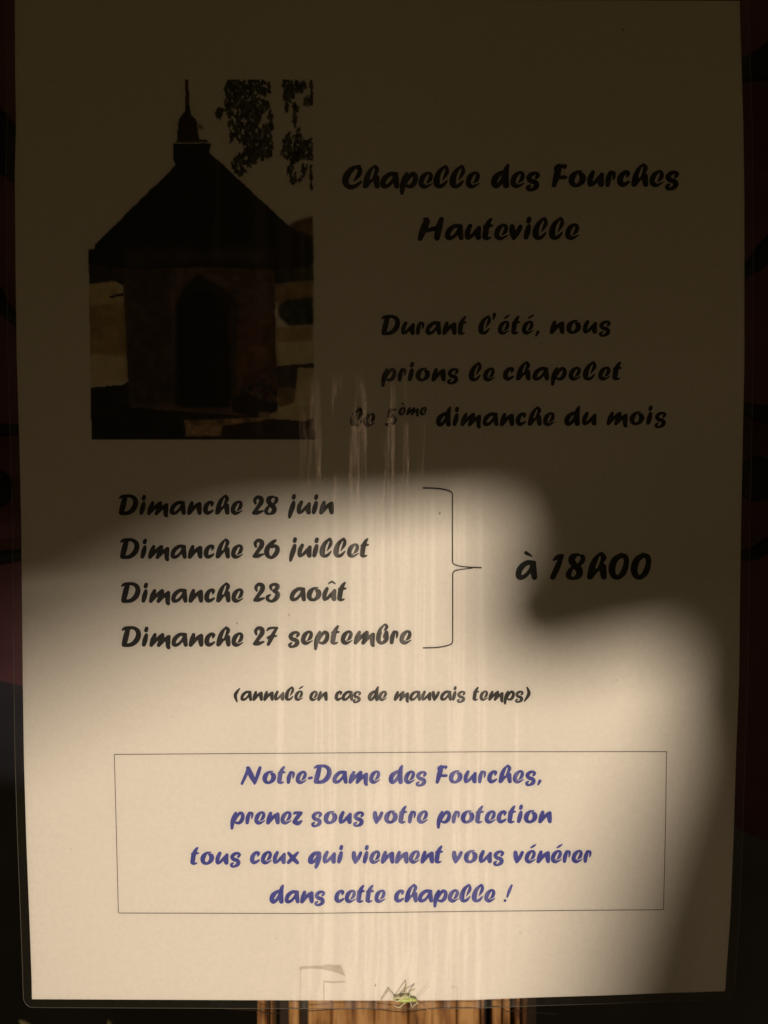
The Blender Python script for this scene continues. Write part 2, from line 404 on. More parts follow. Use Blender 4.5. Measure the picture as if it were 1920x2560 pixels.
g('s', 465, 255, [[(1080,306,46),(1106,266,50),(1066,236,46),(996,256,62),(956,310,74),(986,360,70),(1050,380,74),(1082,420,78),(1062,470,68),(1000,504,42),(950,498,50),(936,465,46),(972,438,34)]])
g('u', 317, 170, [[(1104,164,42),(1076,225,54),(1068,282,44)], [(1072,302,28),(1108,284,34),(1145,246,38),(1182,208,36)], [(1200,188,42),(1186,240,66),(1192,290,56)]], [[(1142,150,10),(1132,200,22),(1112,244,8)]])
g('o', 317, 170, [[(980,149,10),(925,160,30),(882,205,60),(870,255,58),(890,293,44),(935,303,30)], [(958,182,26),(985,198,56),(990,232,64),(975,270,52),(935,303,30)]])
g('j', 315, 170, [[(672,166,42),(656,225,60),(634,290,54),(621,345,34),(620,360,12)], [(677,84,44),(671,108,46)]])
g('l', 300, 170, [[(1140,78,44),(1085,130,62),(1052,200,70),(1046,255,60),(1070,284,38),(1115,270,34),(1155,226,14)], [(1140,78,46),(1155,104,40),(1145,145,44),(1105,215,12)]], [[(1131,102,6),(1106,160,20),(1092,218,14)]])
g('d', 272, 125, [[(176,96,18),(162,130,38),(154,190,50),(160,254,44)], [(152,152,28),(115,160,32),(76,195,46),(64,238,42),(82,260,32),(115,236,30),(143,192,30)]])
g('v', 252, 125, [[(95,148,38),(98,190,46),(108,240,28)], [(110,240,26),(140,195,34),(163,148,30)]])
g('x', 257, 125, [[(1032,148,24),(1076,200,42),(1120,244,34)], [(1126,144,20),(1080,192,38),(1032,242,32)]])
g('q', 253, 125, [[(1326,150,36),(1280,155,36),(1246,195,46),(1238,232,40),(1264,238,30),(1300,205,28),(1324,168,34)], [(1330,150,34),(1326,200,44),(1306,260,38),(1294,290,26)]])
g('z', 258, 125, [[(690,156,16),(700,146,24),(735,148,32),(762,147,28)], [(756,152,34),(720,195,38),(692,236,34)], [(692,238,34),(730,250,40),(768,226,14)]])
g('N', 275, 125, [[(106,116,16),(122,122,34),(96,190,30),(58,272,24)], [(122,122,38),(150,190,50),(180,252,34),(183,280,8)], [(238,115,28),(216,180,36),(190,262,22)]])
g('F', 272, 125, [[(566,112,42),(548,180,48),(526,258,32)], [(535,130,16),(550,112,26),(615,108,24)], [(616,110,22),(608,126,10)], [(560,196,22),(608,196,26),(620,194,18)]])
g('H', 405, 70, [[(444,312,12),(454,318,24),(439,355,30),(423,398,21)], [(520,312,20),(507,355,29),(500,396,23)], [(432,366,16),(470,358,17),(508,350,18)]])
g('C', 330, 185, [[(262,82,46),(180,110,60),(120,180,72),(104,255,68),(138,308,50),(205,310,44),(288,256,20)], [(258,80,44),(276,118,46),(260,172,46),(207,240,14)]], [[(228,115,14),(194,175,34),(172,240,28)]])
g('2', 313, 170, [[(192,172,26),(182,130,38),(218,92,38),(262,112,54),(262,160,56),(225,215,46),(172,288,40)], [(166,292,34),(215,288,46),(284,266,20)]])
g('8', 313, 170, [[(428,90,28),(378,110,54),(372,152,56),(415,195,60),(442,240,58),(430,280,50),(385,300,30),(346,290,38),(340,262,44),(370,220,42),(430,180,36),(466,145,40),(470,108,36),(448,96,14)]], [[(424,106,8),(422,140,24),(424,160,8)], [(388,226,8),(384,262,26),(384,284,12)]])
g('6', 298, 170, [[(460,76,20),(420,104,48),(360,170,60),(346,235,64),(372,284,42),(420,284,46),(468,235,56),(480,180,54),(450,150,40),(412,166,22)]], [[(398,190,22),(396,225,34),(400,258,22)]])
g('3', 320, 170, [[(396,168,22),(390,125,38),(430,101,32),(474,120,50),(466,156,46),(422,182,26)], [(420,190,18),(468,208,50),(474,248,60),(440,294,48),(392,314,30),(352,290,40),(350,258,40),(384,232,18)]])
g('7', 470, 255, [[(516,188,22),(550,154,46),(620,138,38),(710,138,32)], [(700,142,44),(652,220,60),(602,320,78),(540,448,56)], [(532,325,46),(600,302,60),(698,290,18)]])
g('1', 432, 207, [[(504,216,20),(550,184,46),(600,168,34)], [(590,178,42),(548,290,60),(494,406,54)]])
g('0', 432, 207, [[(1236,166,48),(1168,215,66),(1134,305,74),(1150,388,60),(1204,410,48),(1260,355,62),(1290,262,56),(1284,190,54),(1236,166,48)]])
g('5', 0, 100, [[(42,-138,22),(88,-140,15)], [(42,-134,24),(28,-84,22)], [(30,-84,22),(66,-82,34),(78,-44,38),(48,-10,28),(12,-12,22)]])
g('(', 108, 50, [[(82,46,6),(61,78,17),(69,112,7)]])
g(')', 108, 50, [[(1574,42,7),(1583,74,17),(1560,112,6)]])
g(',', 270, 125, [[(1538,250,28),(1520,286,16)]])
g("'", 0, 100, [[(12,-150,26),(5,-114,10)]])
g('-', 275, 125, [[(729,222,24),(754,215,24)]])
g('!', 158, 80, [[(1606,52,12),(1591,88,18),(1578,126,9)], [(1564,149,15),(1565,148,15)]])
ACC = {'é': ('e', [[(0.50, -1.20, 0.10), (0.70, -1.33, 0.17), (0.90, -1.46, 0.09)]]),
       'è': ('e', [[(0.42, -1.50, 0.20), (0.60, -1.38, 0.17), (0.76, -1.26, 0.08)]]),
       'à': ('a', [[(0.58, -1.42, 0.20), (0.76, -1.32, 0.15), (0.92, -1.23, 0.06)]]),
       'û': ('u', [[(0.46, -1.27, 0.08), (0.72, -1.42, 0.15), (0.94, -1.28, 0.13)]])}
def norm(ch, bold):
    """strokes in x-height units, x from the left edge of the letter, y down, baseline 0"""
    acc = []
    if ch in ACC: b, acc = ACC[ch]
    else: b = ch
    base, xh, st, cuts = G[b]
    f = lambda ss, e: [[((x) / xh, (y - base) / xh, wd / xh + e) for x, y, wd in s] for s in ss]
    st, cuts = f(st, bold), f(cuts, bold * 1.3)
    st = [crv(s, 7) for s in st]; cuts = [crv(s, 5) for s in cuts]
    x0 = min(x - wd / 2 for s in st for x, y, wd in s)
    sh = lambda ss: [[(x - x0, y, wd) for x, y, wd in s] for s in ss]
    st, cuts = sh(st), sh(cuts)
    body_w = max(x + wd / 2 for s in st for x, y, wd in s)
    st += [crv(s, 6) for s in acc]
    return st, cuts, body_w
def sdf(X, Y, strokes):
    d = np.full(X.shape, 9.0)
    for s in strokes:
        if len(s) == 1: s = s * 2
        for (x0, y0, w0), (x1, y1, w1) in zip(s[:-1], s[1:]):
            vx, vy = x1 - x0, y1 - y0; l2 = vx * vx + vy * vy + 1e-9
            t = np.clip(((X - x0) * vx + (Y - y0) * vy) / l2, 0, 1)
            d = np.minimum(d, np.hypot(X - x0 - t * vx, Y - y0 - t * vy) - (w0 + (w1 - w0) * t) / 2)
    return d
_cache = {}
def glyph(ch, bold=0.025):
    if (ch, bold) in _cache: return _cache[ch, bold]
    st, cuts, bw = norm(ch, bold)
    xs = [x for s in st for x, y, w_ in s]; ys = [y for s in st for x, y, w_ in s]
    h = 1 / 30.0
    gx = np.arange(-0.2, max(xs) + 0.35, h); gy = np.arange(min(ys) - 0.3, max(ys) + 0.3, h)
    X, Y = np.meshgrid(gx, gy)
    d = sdf(X, Y, st)
    if cuts: d = np.maximum(d, -sdf(X, Y, cuts))
    vs, fs, vid = [], [], {}
    def V(key, x, y):
        if key not in vid: vid[key] = len(vs); vs.append((x, y))
        return vid[key]
    ny, nx = d.shape
    ins = d < 0
    for j in range(ny - 1):
        run = None
        for i in range(nx):
            full = i < nx - 1 and ins[j, i] and ins[j, i + 1] and ins[j + 1, i] and ins[j + 1, i + 1]
            if full and run is None: run = i
            if run is not None and (not full or i - run >= 6):
                ring = [V(('c', j, k), gx[k], gy[j]) for k in range(run, i + 1)] + [V(('c', j + 1, k), gx[k], gy[j + 1]) for k in range(i, run - 1, -1)]
                fs.append(ring[::-1]); run = i if full else None
            if i < nx - 1 and not full:
                cs = [(j, i), (j, i + 1), (j + 1, i + 1), (j + 1, i)]
                ring = []
                for a in range(4):
                    p, q = cs[a], cs[(a + 1) % 4]
                    if ins[p]: ring.append(V(('c',) + p, gx[p[1]], gy[p[0]]))
                    if ins[p] != ins[q]:
                        t = d[p] / (d[p] - d[q]); key = ('e',) + (p + q if p < q else q + p)
                        ring.append(V(key, gx[p[1]] + (gx[q[1]] - gx[p[1]]) * t, gy[p[0]] + (gy[q[0]] - gy[p[0]]) * t))
                if len(ring) >= 3: fs.append(ring[::-1])
    _cache[ch, bold] = (vs, fs, bw); return _cache[ch, bold]

def write(name, words, xh, m, label=None, bold=0.025):
    """words = (text, x left, x right, baseline y[, x-height])"""
    VS, FS = [], []
    for wd in words:
        txt, xa, xb, base = wd[:4]; k = wd[4] if len(wd) > 4 else xh
        gl = [glyph(c, bold) for c in txt]
        tot = sum(q[2] for q in gl) * k
        gap = (xb - xa - tot) / max(1, len(txt) - 1) if len(txt) > 1 else 0
        kx = 1.0
        lim = 0.13 * k; low = -0.07 * k
        if len(txt) > 1 and gap > lim: kx = (xb - xa - lim * (len(txt) - 1)) / tot; gap = lim
        if len(txt) > 1 and gap < low: kx = (xb - xa - low * (len(txt) - 1)) / tot; gap = low
        if len(txt) == 1: kx = (xb - xa) / tot
        x = xa
        for vs, fs, bw in gl:
            o = len(VS)
            for vx, vy in vs:
                px = x + vx * k * kx
                VS.append(on(px, base + vy * k - 0.004 * (px - xa), 0.00006))
            FS += [[o + i for i in f] for f in fs]
            x += bw * k * kx + gap
    ob = link_mesh(name, VS, FS, m); keep(ob, notice)
    if label: ob['label'] = label
    return ob

T = 'printed_line'
write(T, [('Chapelle', 855, 1200, 471), ('des', 1227, 1350, 469), ('Fourches', 1379, 1698, 467.5)], 39.5, M_ink, 'title line reading Chapelle des Fourches', 0.045)
write(T, [('Hauteville', 1043.5, 1448, 600)], 38.5, M_ink, 'title line reading Hauteville', 0.045)
write(T, [('Durant', 953, 1167, 837.5), ("l'été,", 1195, 1349, 836), ('nous', 1374, 1527, 834.5)], 33, M_ink)
write(T, [('prions', 953, 1147, 953.7), ('le', 1171.5, 1237, 953), ('chapelet', 1257, 1555, 951.5)], 33, M_ink)
write(T, [('le', 875, 938, 1066.5), ('5', 962, 992, 1065, 29), ('ème', 996, 1067, 1038, 20), ('dimanche', 1089.6, 1387, 1065.5), ('du', 1410, 1491.6, 1063.8), ('mois', 1516, 1666, 1062.7)], 33, M_ink)
write(T, [('Dimanche', 297, 607, 1287.5), ('28', 629.8, 696, 1287), ('juin', 720, 835, 1286)], 34, M_ink)
write(T, [('Dimanche', 300, 608, 1397), ('26', 631, 700, 1395), ('juillet', 722.6, 923, 1394)], 34, M_ink)
write(T, [('Dimanche', 302.7, 609, 1507), ('23', 632.8, 700.6, 1504.7), ('août', 724, 866.6, 1503)], 34, M_ink)
write(T, [('Dimanche', 304, 609, 1617), ('27', 632, 696, 1614), ('septembre', 720, 1029, 1611.5)], 34, M_ink)
write(T, [('à', 1288.6, 1343, 1449), ('18h00', 1375, 1628, 1449)], 47, M_ink, 'large time of day reading à 18h00')
write(T, [('(annulé', 584, 757.7, 1752), ('en', 773, 819.4, 1752), ('cas', 836, 903, 1752), ('de', 919, 967.5, 1752), ('mauvais', 984, 1163.7, 1752), ('temps)', 1181, 1326.7, 1751.5)], 24.5, M_ink, 'small line in brackets')
BL = 'blue line of the prayer'
write(T, [('Notre-Dame', 601.4, 950.8, 1959.8), ('des', 971.4, 1067, 1959), ('Fourches,', 1088.6, 1353.7, 1958.4)], 31.5, M_blue, BL)
write(T, [('prenez', 575.7, 757, 2060.8), ('sous', 777.8, 910.7, 2060), ('votre', 931.7, 1070, 2058.8), ('protection', 1091.5, 1379.7, 2058.6)], 31.5, M_blue, BL)
write(T, [('tous', 475.7, 602.6, 2161.6), ('ceux', 624.6, 748, 2160), ('qui', 769.4, 858.3, 2159), ('viennent', 879, 1108, 2158.8), ('vous', 1129.7, 1260.6, 2157.8), ('vénérer', 1282.8, 1479, 2157.5)], 31.5, M_blue, BL)
write(T, [('dans', 673.5, 813.5, 2258), ('cette', 835.5, 964, 2256.7), ('chapelle', 985, 1238.7, 2256), ('!', 1258.8, 1282, 2255)], 31.5, M_blue, BL)

def ribbon(name, paths, m, lift=0.00006):
    vs, fs = [], []
    for P in paths:
        Q = []
        for a, b in zip(P[:-1], P[1:]):
            nseg = max(1, int(math.hypot(b[0] - a[0], b[1] - a[1]) / 14))
            for k in range(nseg):
                t = k / nseg; Q.append([p + (q - p) * t for p, q in zip(a, b)])
        Q.append(list(P[-1])); o = len(vs)
        for i, (x, y, wd) in enumerate(Q):
            a = Q[max(i - 1, 0)]; b = Q[min(i + 1, len(Q) - 1)]
            dx, dy = b[0] - a[0], b[1] - a[1]; l = math.hypot(dx, dy) or 1
            vs.append(on(x - dy / l * wd / 2, y + dx / l * wd / 2, lift)); vs.append(on(x + dy / l * wd / 2, y - dx / l * wd / 2, lift))
        for i in range(len(Q) - 1):
            a = o + 2 * i; fs.append((a, a + 1, a + 3, a + 2))
    o = link_mesh(name, vs, fs, m); keep(o, notice); return o
br = crv([(1057, 1219.8, 4.2), (1092, 1221, 4), (1116, 1225, 4), (1129, 1231, 3.6), (1131, 1238, 3.8)]) + [(1131, 1402, 3.8)] + \
     crv([(1131, 1403, 3.6), (1134, 1410, 3.4), (1148, 1415, 3.2), (1175, 1418.2, 3.4), (1204, 1419.2, 4)])[1:]
br2 = crv([(1182, 1420.2, 2.4), (1150, 1424, 3), (1136, 1428, 3.4), (1131.6, 1435, 3.4)]) + [(1131.6, 1600, 3.2)] + \
      crv([(1131.6, 1601, 3.2), (1129, 1609, 3.2), (1116, 1614.6, 3.2), (1092, 1618.6, 3.4), (1057, 1619.8, 3.4)])[1:]
ribbon('curly_bracket', [br], M_ink); ribbon('curly_bracket', [br2], M_ink, 0.00007)
ribbon('box_outline', [[(285.5, 1886, 1.7), (800, 1882.6, 1.7), (1200, 1879.4, 1.7), (1667, 1879, 1.7)],
                       [(1666, 1880, 1.7), (1664, 2050, 1.7), (1658.6, 2273, 1.7)],
                       [(1659, 2274, 1.7), (1200, 2278, 1.7), (760, 2283.5, 1.7), (297, 2282.5, 1.7)],
                       [(296, 2282, 1.7), (291, 2080, 1.7), (286, 1887, 1.7)]], M_line)

# ---------------- the printed picture of the chapel: colours of the print on a fine mesh
PX0, PX1, PY0, PY1, ST = 214, 792, 190, 1106, 2.0
gx = np.arange(PX0, PX1 + ST, ST); gy = np.arange(PY0, PY1 + ST, ST)
X, Y = np.meshgrid(gx, gy)
def vnoise(sc, seed):
    r = np.random.default_rng(seed); out = np.zeros(X.shape); amp = 1; tot = 0
    for o in range(4):
        s = sc / 2 ** o; g_ = r.random((int((PY1 - PY0) / s) + 4, int((PX1 - PX0) / s) + 4))
        u = (X - PX0) / s; v = (Y - PY0) / s; iu = u.astype(int); iv = v.astype(int); fu = u - iu; fv = v - iv
        fu = fu * fu * (3 - 2 * fu); fv = fv * fv * (3 - 2 * fv)
        out += amp * ((g_[iv, iu] * (1 - fu) + g_[iv, iu + 1] * fu) * (1 - fv) + (g_[iv + 1, iu] * (1 - fu) + g_[iv + 1, iu + 1] * fu) * fv)
        tot += amp; amp *= 0.55
    return out / tot
N1, N2, N3 = vnoise(60, 1), vnoise(18, 2), vnoise(9, 3)
img = np.ones(X.shape + (3,)) * np.array((0.80, 0.795, 0.78))
def inpoly(pts, wob=2.0):
    XX = X + (N2 - 0.5) * wob * 2; YY = Y + (N3 - 0.5) * wob * 2
    c = np.zeros(X.shape, bool); n_ = len(pts)
    for i in range(n_):
        (x0, y0), (x1, y1) = pts[i], pts[(i + 1) % n_]
        if y0 == y1: continue
        k = ((y0 > YY) != (y1 > YY)) & (XX < (x1 - x0) * (YY - y0) / (y1 - y0) + x0)
        c ^= k
    return c
def blur(a, r):
    for ax in (0, 1):
        s = np.zeros_like(a); tot = 0
        for k in range(-r, r + 1):
            wt = math.exp(-(k / (r * 0.6 + 0.01)) ** 2); s += np.roll(a, k, ax) * wt; tot += wt
        a = s / tot
    return a
def paint(mask, col, vary=0.25, soft=1, tint=None):
    global img
    m_ = blur(mask.astype(float), soft)[..., None] if soft else mask.astype(float)[..., None]
    c = np.array(col) * (1 + vary * (N2[..., None] * 1.2 + N1[..., None] * 0.8 - 1.0) * 2)
    img = img * (1 - m_) + np.clip(c, 0.002, 0.9) * m_
K = (0.012, 0.013, 0.009)
ca = lambda pts: [(200 + x * 0.3737, 170 + y * 0.3737) for x, y in pts]      # coordinates read off an enlargement
cb = lambda pts: [(200 + x * 0.3737, 600 + y * 0.3737) for x, y in pts]
# ground and view right of the chapel
paint(inpoly(cb([(1380, -90), (1450, -130), (1560, -160), (1560, 60), (1380, 60)])), (0.20, 0.13, 0.07), 0.5, 3)
paint(inpoly(cb([(1290, -20), (1470, -60), (1562, -20), (1562, 280), (1420, 290), (1290, 310)])), (0.030, 0.038, 0.026), 0.7, 3)
paint(inpoly(cb([(1430, 200), (1560, 180), (1562, 290), (1440, 280)])), (0.09, 0.10, 0.04), 0.5, 2)
paint(inpoly(cb([(1300, 180), (1400, 140), (1440, 160), (1330, 200)])), (0.13, 0.12, 0.075), 0.4, 2)
paint(inpoly(cb([(1295, 300), (1400, 290), (1562, 270), (1562, 420), (1295, 430)])), (0.36, 0.26, 0.14), 0.4, 3)
paint(inpoly(cb([(1320, 440), (1380, 400), (1562, 380), (1562, 570), (1400, 580), (1330, 520)])), (0.035, 0.055, 0.022), 0.8, 3)
paint(inpoly(cb([(1310, 580), (1562, 575), (1562, 680), (1315, 690)])), (0.50, 0.40, 0.25), 0.3, 3)
paint(inpoly(cb([(1310, 685), (1564, 680), (1568, 830), (1312, 845)])), (0.70, 0.66, 0.45), 0.15, 3)
paint(inpoly(cb([(1312, 845), (1445, 832), (1566, 822), (1568, 858), (1455, 860), (1455, 995), (1320, 1000)])), (0.07, 0.055, 0.05), 0.4, 1)
paint(inpoly(cb([(1320, 990), (1450, 990), (1440, 1100), (1330, 1120)])), (0.26, 0.19, 0.10), 0.3, 2)
paint(inpoly(cb([(1455, 860), (1566, 860), (1570, 1200), (1350, 1200), (1345, 1120), (1440, 1090)])), (0.68, 0.61, 0.44), 0.15, 2)
paint(inpoly(cb([(940, 1195), (1250, 1180), (1340, 1130), (1570, 1100), (1570, 1225), (1300, 1215), (1000, 1235)])), (0.60, 0.53, 0.38), 0.25, 2)
# left of the chapel
paint(inpoly(cb([(58, 60), (300, 60), (320, 320), (240, 280), (55, 298)])), (0.035, 0.033, 0.040), 0.7, 2)
paint(inpoly(cb([(180, 140), (270, 150), (300, 260), (250, 250)])), (0.085, 0.055, 0.05), 0.4, 3)
paint(inpoly(cb([(55, 298), (240, 278), (280, 330), (300, 450), (55, 440)])), (0.62, 0.53, 0.34), 0.2, 2)
paint(inpoly(cb([(55, 440), (310, 420), (318, 800), (62, 800)])), (0.46, 0.36, 0.21), 0.3, 3)
paint(inpoly(cb([(62, 760), (318, 780), (322, 945), (64, 990)])), (0.70, 0.62, 0.44), 0.12, 3)
paint(inpoly(cb([(195, 375), (300, 352), (300, 372), (205, 388)])), (0.03, 0.025, 0.02), 0.3, 1)
# steps, foreground
paint(inpoly(cb([(64, 988), (280, 970), (340, 940), (1050, 1000), (1060, 1120), (1240, 1195), (1570, 1215), (1572, 1340), (78, 1342)])), (0.016, 0.017, 0.019), 0.5, 1)
paint(inpoly(cb([(700, 1210), (940, 1198), (1270, 1185), (1160, 1230), (950, 1250), (950, 1310), (715, 1312)])), (0.40, 0.28, 0.18), 0.9, 2)
paint(inpoly(cb([(740, 1130), (860, 1122), (1000, 1118), (980, 1142), (760, 1148)])), (0.34, 0.24, 0.15), 0.8, 2)
paint(inpoly(cb([(960, 1240), (1190, 1210), (1570, 1222), (1572, 1340), (930, 1340)])), (0.045, 0.032, 0.033), 0.5, 2)
paint(inpoly(cb([(1480, 1225), (1570, 1185), (1572, 1335), (1500, 1320)])), (0.07, 0.03, 0.032), 0.5, 2)
# walls
wallm = inpoly(cb([(285, 120), (1300, 120), (1310, 760), (1325, 1100), (1240, 1190), (340, 1120), (320, 900)]))
paint(wallm, (0.145, 0.098, 0.078), 0.45, 1)
paint(inpoly(cb([(290, 200), (600, 200), (640, 1100), (330, 1100)])), (0.085, 0.064, 0.052), 0.5, 6)
paint(inpoly(cb([(1060, 520), (1300, 520), (1320, 1000), (1060, 1000)])), (0.16, 0.082, 0.055), 0.5, 8)
# doorway with pointed head
paint(inpoly(cb([(630, 1110), (640, 420), (690, 320), (790, 220), (880, 280), (960, 320), (1050, 430), (1050, 760), (1000, 1110)])), (0.020, 0.017, 0.014), 0.5, 4)
paint(inpoly(cb([(665, 1120), (650, 450), (720, 360), (800, 330), (900, 350), (965, 440), (990, 700), (1005, 1120)])), (0.005, 0.005, 0.004), 0.3, 3)
paint(inpoly(cb([(1000, 420), (1040, 420), (1052, 1100), (1020, 1100)])), (0.075, 0.055, 0.045), 0.3, 3)
# flowers by the step
r_ = random.Random(5)
for _ in range(60):
    cx, cy = r_.gauss(1190, 70), r_.gauss(1000, 70); rr = r_.uniform(8, 26)
    if not (1040 < cx < 1340 and cy < 1150): continue
    paint(inpoly(cb([(cx + rr * math.cos(a) * r_.uniform(.6, 1.2), cy + rr * 1.2 * math.sin(a) * r_.uniform(.6, 1.2)) for a in np.arange(0, 6.2, 0.8)])),
          r_.choice([(0.14, 0.10, 0.05), (0.20, 0.15, 0.10), (0.03, 0.03, 0.02), (0.10, 0.04, 0.03), (0.05, 0.04, 0.035)]), 0.4, 2)
paint(inpoly(cb([(1010, 1060), (1120, 1020), (1230, 1080), (1330, 1090), (1320, 1150), (1180, 1190), (1020, 1150)])), (0.022, 0.020, 0.022), 0.5, 2)
paint(inpoly(cb([(1200, 1150), (1270, 1150), (1270, 1200), (1190, 1180)])), (0.30, 0.23, 0.18), 0.3, 2)
# roof and spire
paint(inpoly(ca([(640, 650), (620, 610), (622, 505), (880, 505), (865, 565), (1380, 1040), (1562, 1180), (1562, 1311), (1300, 1350), (800, 1330), (360, 1350), (55, 1311), (55, 1218), (95, 1218), (100, 1180)])), K, 0.3, 1)
paint(inpoly(cb([(300, 60), (1300, 60), (1290, 170), (820, 130), (310, 190)])), (0.060, 0.045, 0.036), 0.4, 7)
paint(inpoly(cb([(790, 20), (850, 0), (880, 50), (850, 95), (800, 90), (770, 55)])), (0.010, 0.010, 0.008), 0.3, 4)
paint(inpoly(ca([(648, 500), (652, 370), (665, 335), (700, 290), (706, 270), (704, 130), (706, 70), (724, 70), (728, 150), (736, 260), (742, 310), (778, 350), (792, 430), (800, 500)])), (0.035, 0.026, 0.022), 0.6, 1)
paint(inpoly(ca([(705, 90), (722, 90), (732, 230), (710, 230)])), (0.10, 0.04, 0.025), 0.3, 1)
paint(inpoly(ca([(655, 478), (850, 482), (862, 500), (640, 500)])), (0.09, 0.065, 0.055), 0.4, 1)
paint(inpoly(ca([(785, 370), (825, 390), (820, 415), (790, 400)])), (0.30, 0.22, 0.12), 0.3, 2)
# leafy boughs, top right
def boughs(poly, holes, soft_=None):
    """hanging leaves: many small drooping ellipses with their centres inside the outline"""
    P_ = ca(poly); xs_ = [p[0] for p in P_]; ys_ = [p[1] for p in P_]
    base_m = inpoly(P_, 4.0)
    for h in holes: base_m &= ~inpoly(ca(h), 3)
    area = (max(xs_) - min(xs_)) * (max(ys_) - min(ys_))
    m_ = np.zeros(X.shape, bool); lite = np.zeros(X.shape, bool)
    for k in range(int(area / 34) + 8):
        cx, cy = rf.uniform(min(xs_), max(xs_)), rf.uniform(min(ys_), max(ys_))
        jj, ii = int((cy - PY0) / ST), int((cx - PX0) / ST)
        if not (0 <= jj < X.shape[0] and 0 <= ii < X.shape[1] and base_m[jj, ii]): continue
        ln, wd_, an = rf.uniform(5, 9.5), rf.uniform(2.2, 4.0), math.pi / 2 + rf.uniform(-.7, .7)
        u = (X - cx) * math.cos(an) + (Y - cy) * math.sin(an); v = -(X - cx) * math.sin(an) + (Y - cy) * math.cos(an)
        e_ = (u / ln) ** 2 + (v / wd_) ** 2 < 1
        m_ |= e_
        if rf.random() < 0.22: lite |= e_
        elif rf.random() < 0.5: lite &= ~e_
    paint(m_, (0.040, 0.048, 0.034), 0.9, 1)
    paint(lite & m_, (0.10, 0.115, 0.085), 0.6, 1)
rf = random.Random(21)
boughs([(972, 80), (1120, 80), (1180, 85), (1210, 90), (1258, 100), (1262, 150), (1245, 210), (1280, 280), (1290, 350), (1280, 440), (1288, 520), (1270, 585), (1200, 615), (1110, 670), (1080, 720), (1030, 700), (1010, 660), (1030, 600), (1080, 570), (1100, 510), (1050, 500), (1005, 480), (1000, 400), (985, 330), (970, 270)],
       [[(1030, 230), (1045, 230), (1040, 320), (1028, 320)], [(1070, 400), (1100, 395), (1090, 450)], [(1220, 300), (1240, 290), (1235, 380), (1190, 395)]])
boughs([(895, 290), (935, 262), (955, 270), (945, 350), (920, 350)], [])
boughs([(1352, 85), (1500, 90), (1515, 130), (1460, 160), (1420, 190), (1400, 250), (1370, 300), (1362, 200)], [])
boughs([(1490, 190), (1555, 180), (1555, 240), (1500, 250)], []); boughs([(1420, 225), (1455, 240), (1465, 280), (1425, 290)], [])
boughs([(1440, 290), (1455, 400), (1440, 400), (1425, 300)], [])
boughs([(1350, 460), (1400, 440), (1440, 440), (1460, 400), (1490, 480), (1555, 480), (1558, 620), (1500, 600), (1440, 620), (1420, 720), (1380, 725), (1395, 620), (1345, 580)], [])
boughs([(1430, 690), (1450, 710), (1440, 760), (1400, 775), (1405, 730)], []); boughs([(1475, 640), (1540, 650), (1556, 860), (1545, 850), (1535, 690), (1500, 690), (1490, 770), (1468, 760)], [])
boughs([(1540, 90), (1556, 100), (1556, 240), (1545, 240)], [])
# paper shows unprinted outside the picture's frame
frame = (X > 221 + (Y - 620) * 0.016) & (X < 782.5 + (Y - 200) * 0.004) & (Y > 198) & (Y < 1100)
img[~frame] = np.array((0.80, 0.795, 0.78))
img = np.clip(img * (1 + 0.10 * (rng.random(X.shape) - 0.5))[..., None], 0.002, 0.85)
diff = np.abs(img - np.array((0.80, 0.795, 0.78))).sum(-1) > 0.14
vs = [on(x, y, 0.00005) for x, y in zip(X.ravel(), Y.ravel())]
nx_ = len(gx); fs = []
for j in range(len(gy) - 1):
    for i in range(nx_ - 1):
        if diff[j, i] or diff[j + 1, i] or diff[j, i + 1] or diff[j + 1, i + 1]:
            a = j * nx_ + i; fs.append((a, a + nx_, a + nx_ + 1, a + 1))
M_pic = mat('picture_print', (0.5, 0.5, 0.5), 0.6, 0.2)
nt = M_pic.node_tree; at_ = nt.nodes.new('ShaderNodeAttribute'); at_.attribute_name = 'print'
nt.links.new(at_.outputs['Color'], nt.nodes['Principled BSDF'].inputs['Base Color'])
pic = link_mesh('printed_picture', vs, fs, M_pic)
ca_ = pic.data.color_attributes.new('print', 'FLOAT_COLOR', 'POINT')
ca_.data.foreach_set('color', np.concatenate([img.reshape(-1, 3), np.ones((img.shape[0] * img.shape[1], 1))], 1).astype(np.float32).ravel())
keep(pic, notice); pic['label'] = 'dark print of a small gabled chapel with a spire and leafy boughs'

# ---------------- tape at the foot of the notice
def patch(name, poly, m, lift):
    v = [on(x, y, lift) for x, y in poly]
    o = link_mesh(name, v, [tuple(range(len(v)))[::-1]], m); keep(o, notice)
    s_ = o.modifiers.new('thickness', 'SOLIDIFY'); s_.thickness = 0.00002
    return o
patch('tape', [(751.0, 2421), (766, 2420), (800, 2422), (834, 2428), (864, 2441), (866, 2452), (866, 2500), (751, 2500.5)], M_paper, 0.00006)
patch('torn_tape', [(748, 2418), (756, 2416), (770, 2416), (792, 2414), (800, 2415), (822, 2411), (838, 2413), (851, 2412), (857, 2423), (863, 2440), (850, 2434), (830, 2428), (806, 2423), (778, 2421), (757, 2422), (750, 2428)], M_scar, 0.00009)
patch('tape', [(810, 2453), (835, 2454), (866, 2452), (866, 2500), (810, 2500)], M_paper, 0.00012)
for _p in ([(751, 2424, 1.6), (750.5, 2500, 1.4)], [(810, 2500, 2.6), (809.5, 2453, 3.6), (830, 2455.5, 3.4), (864, 2453.5, 2.0)],
           [(1122, 2412, 0.7), (1123, 2455, 1.0), (1122, 2499, 1.0)], [(1128, 2466, 0.8), (1144, 2467, 1.0), (1143, 2498, 1.2)]): ribbon('tape_edge', [_p], M_tedge, 0.00017)
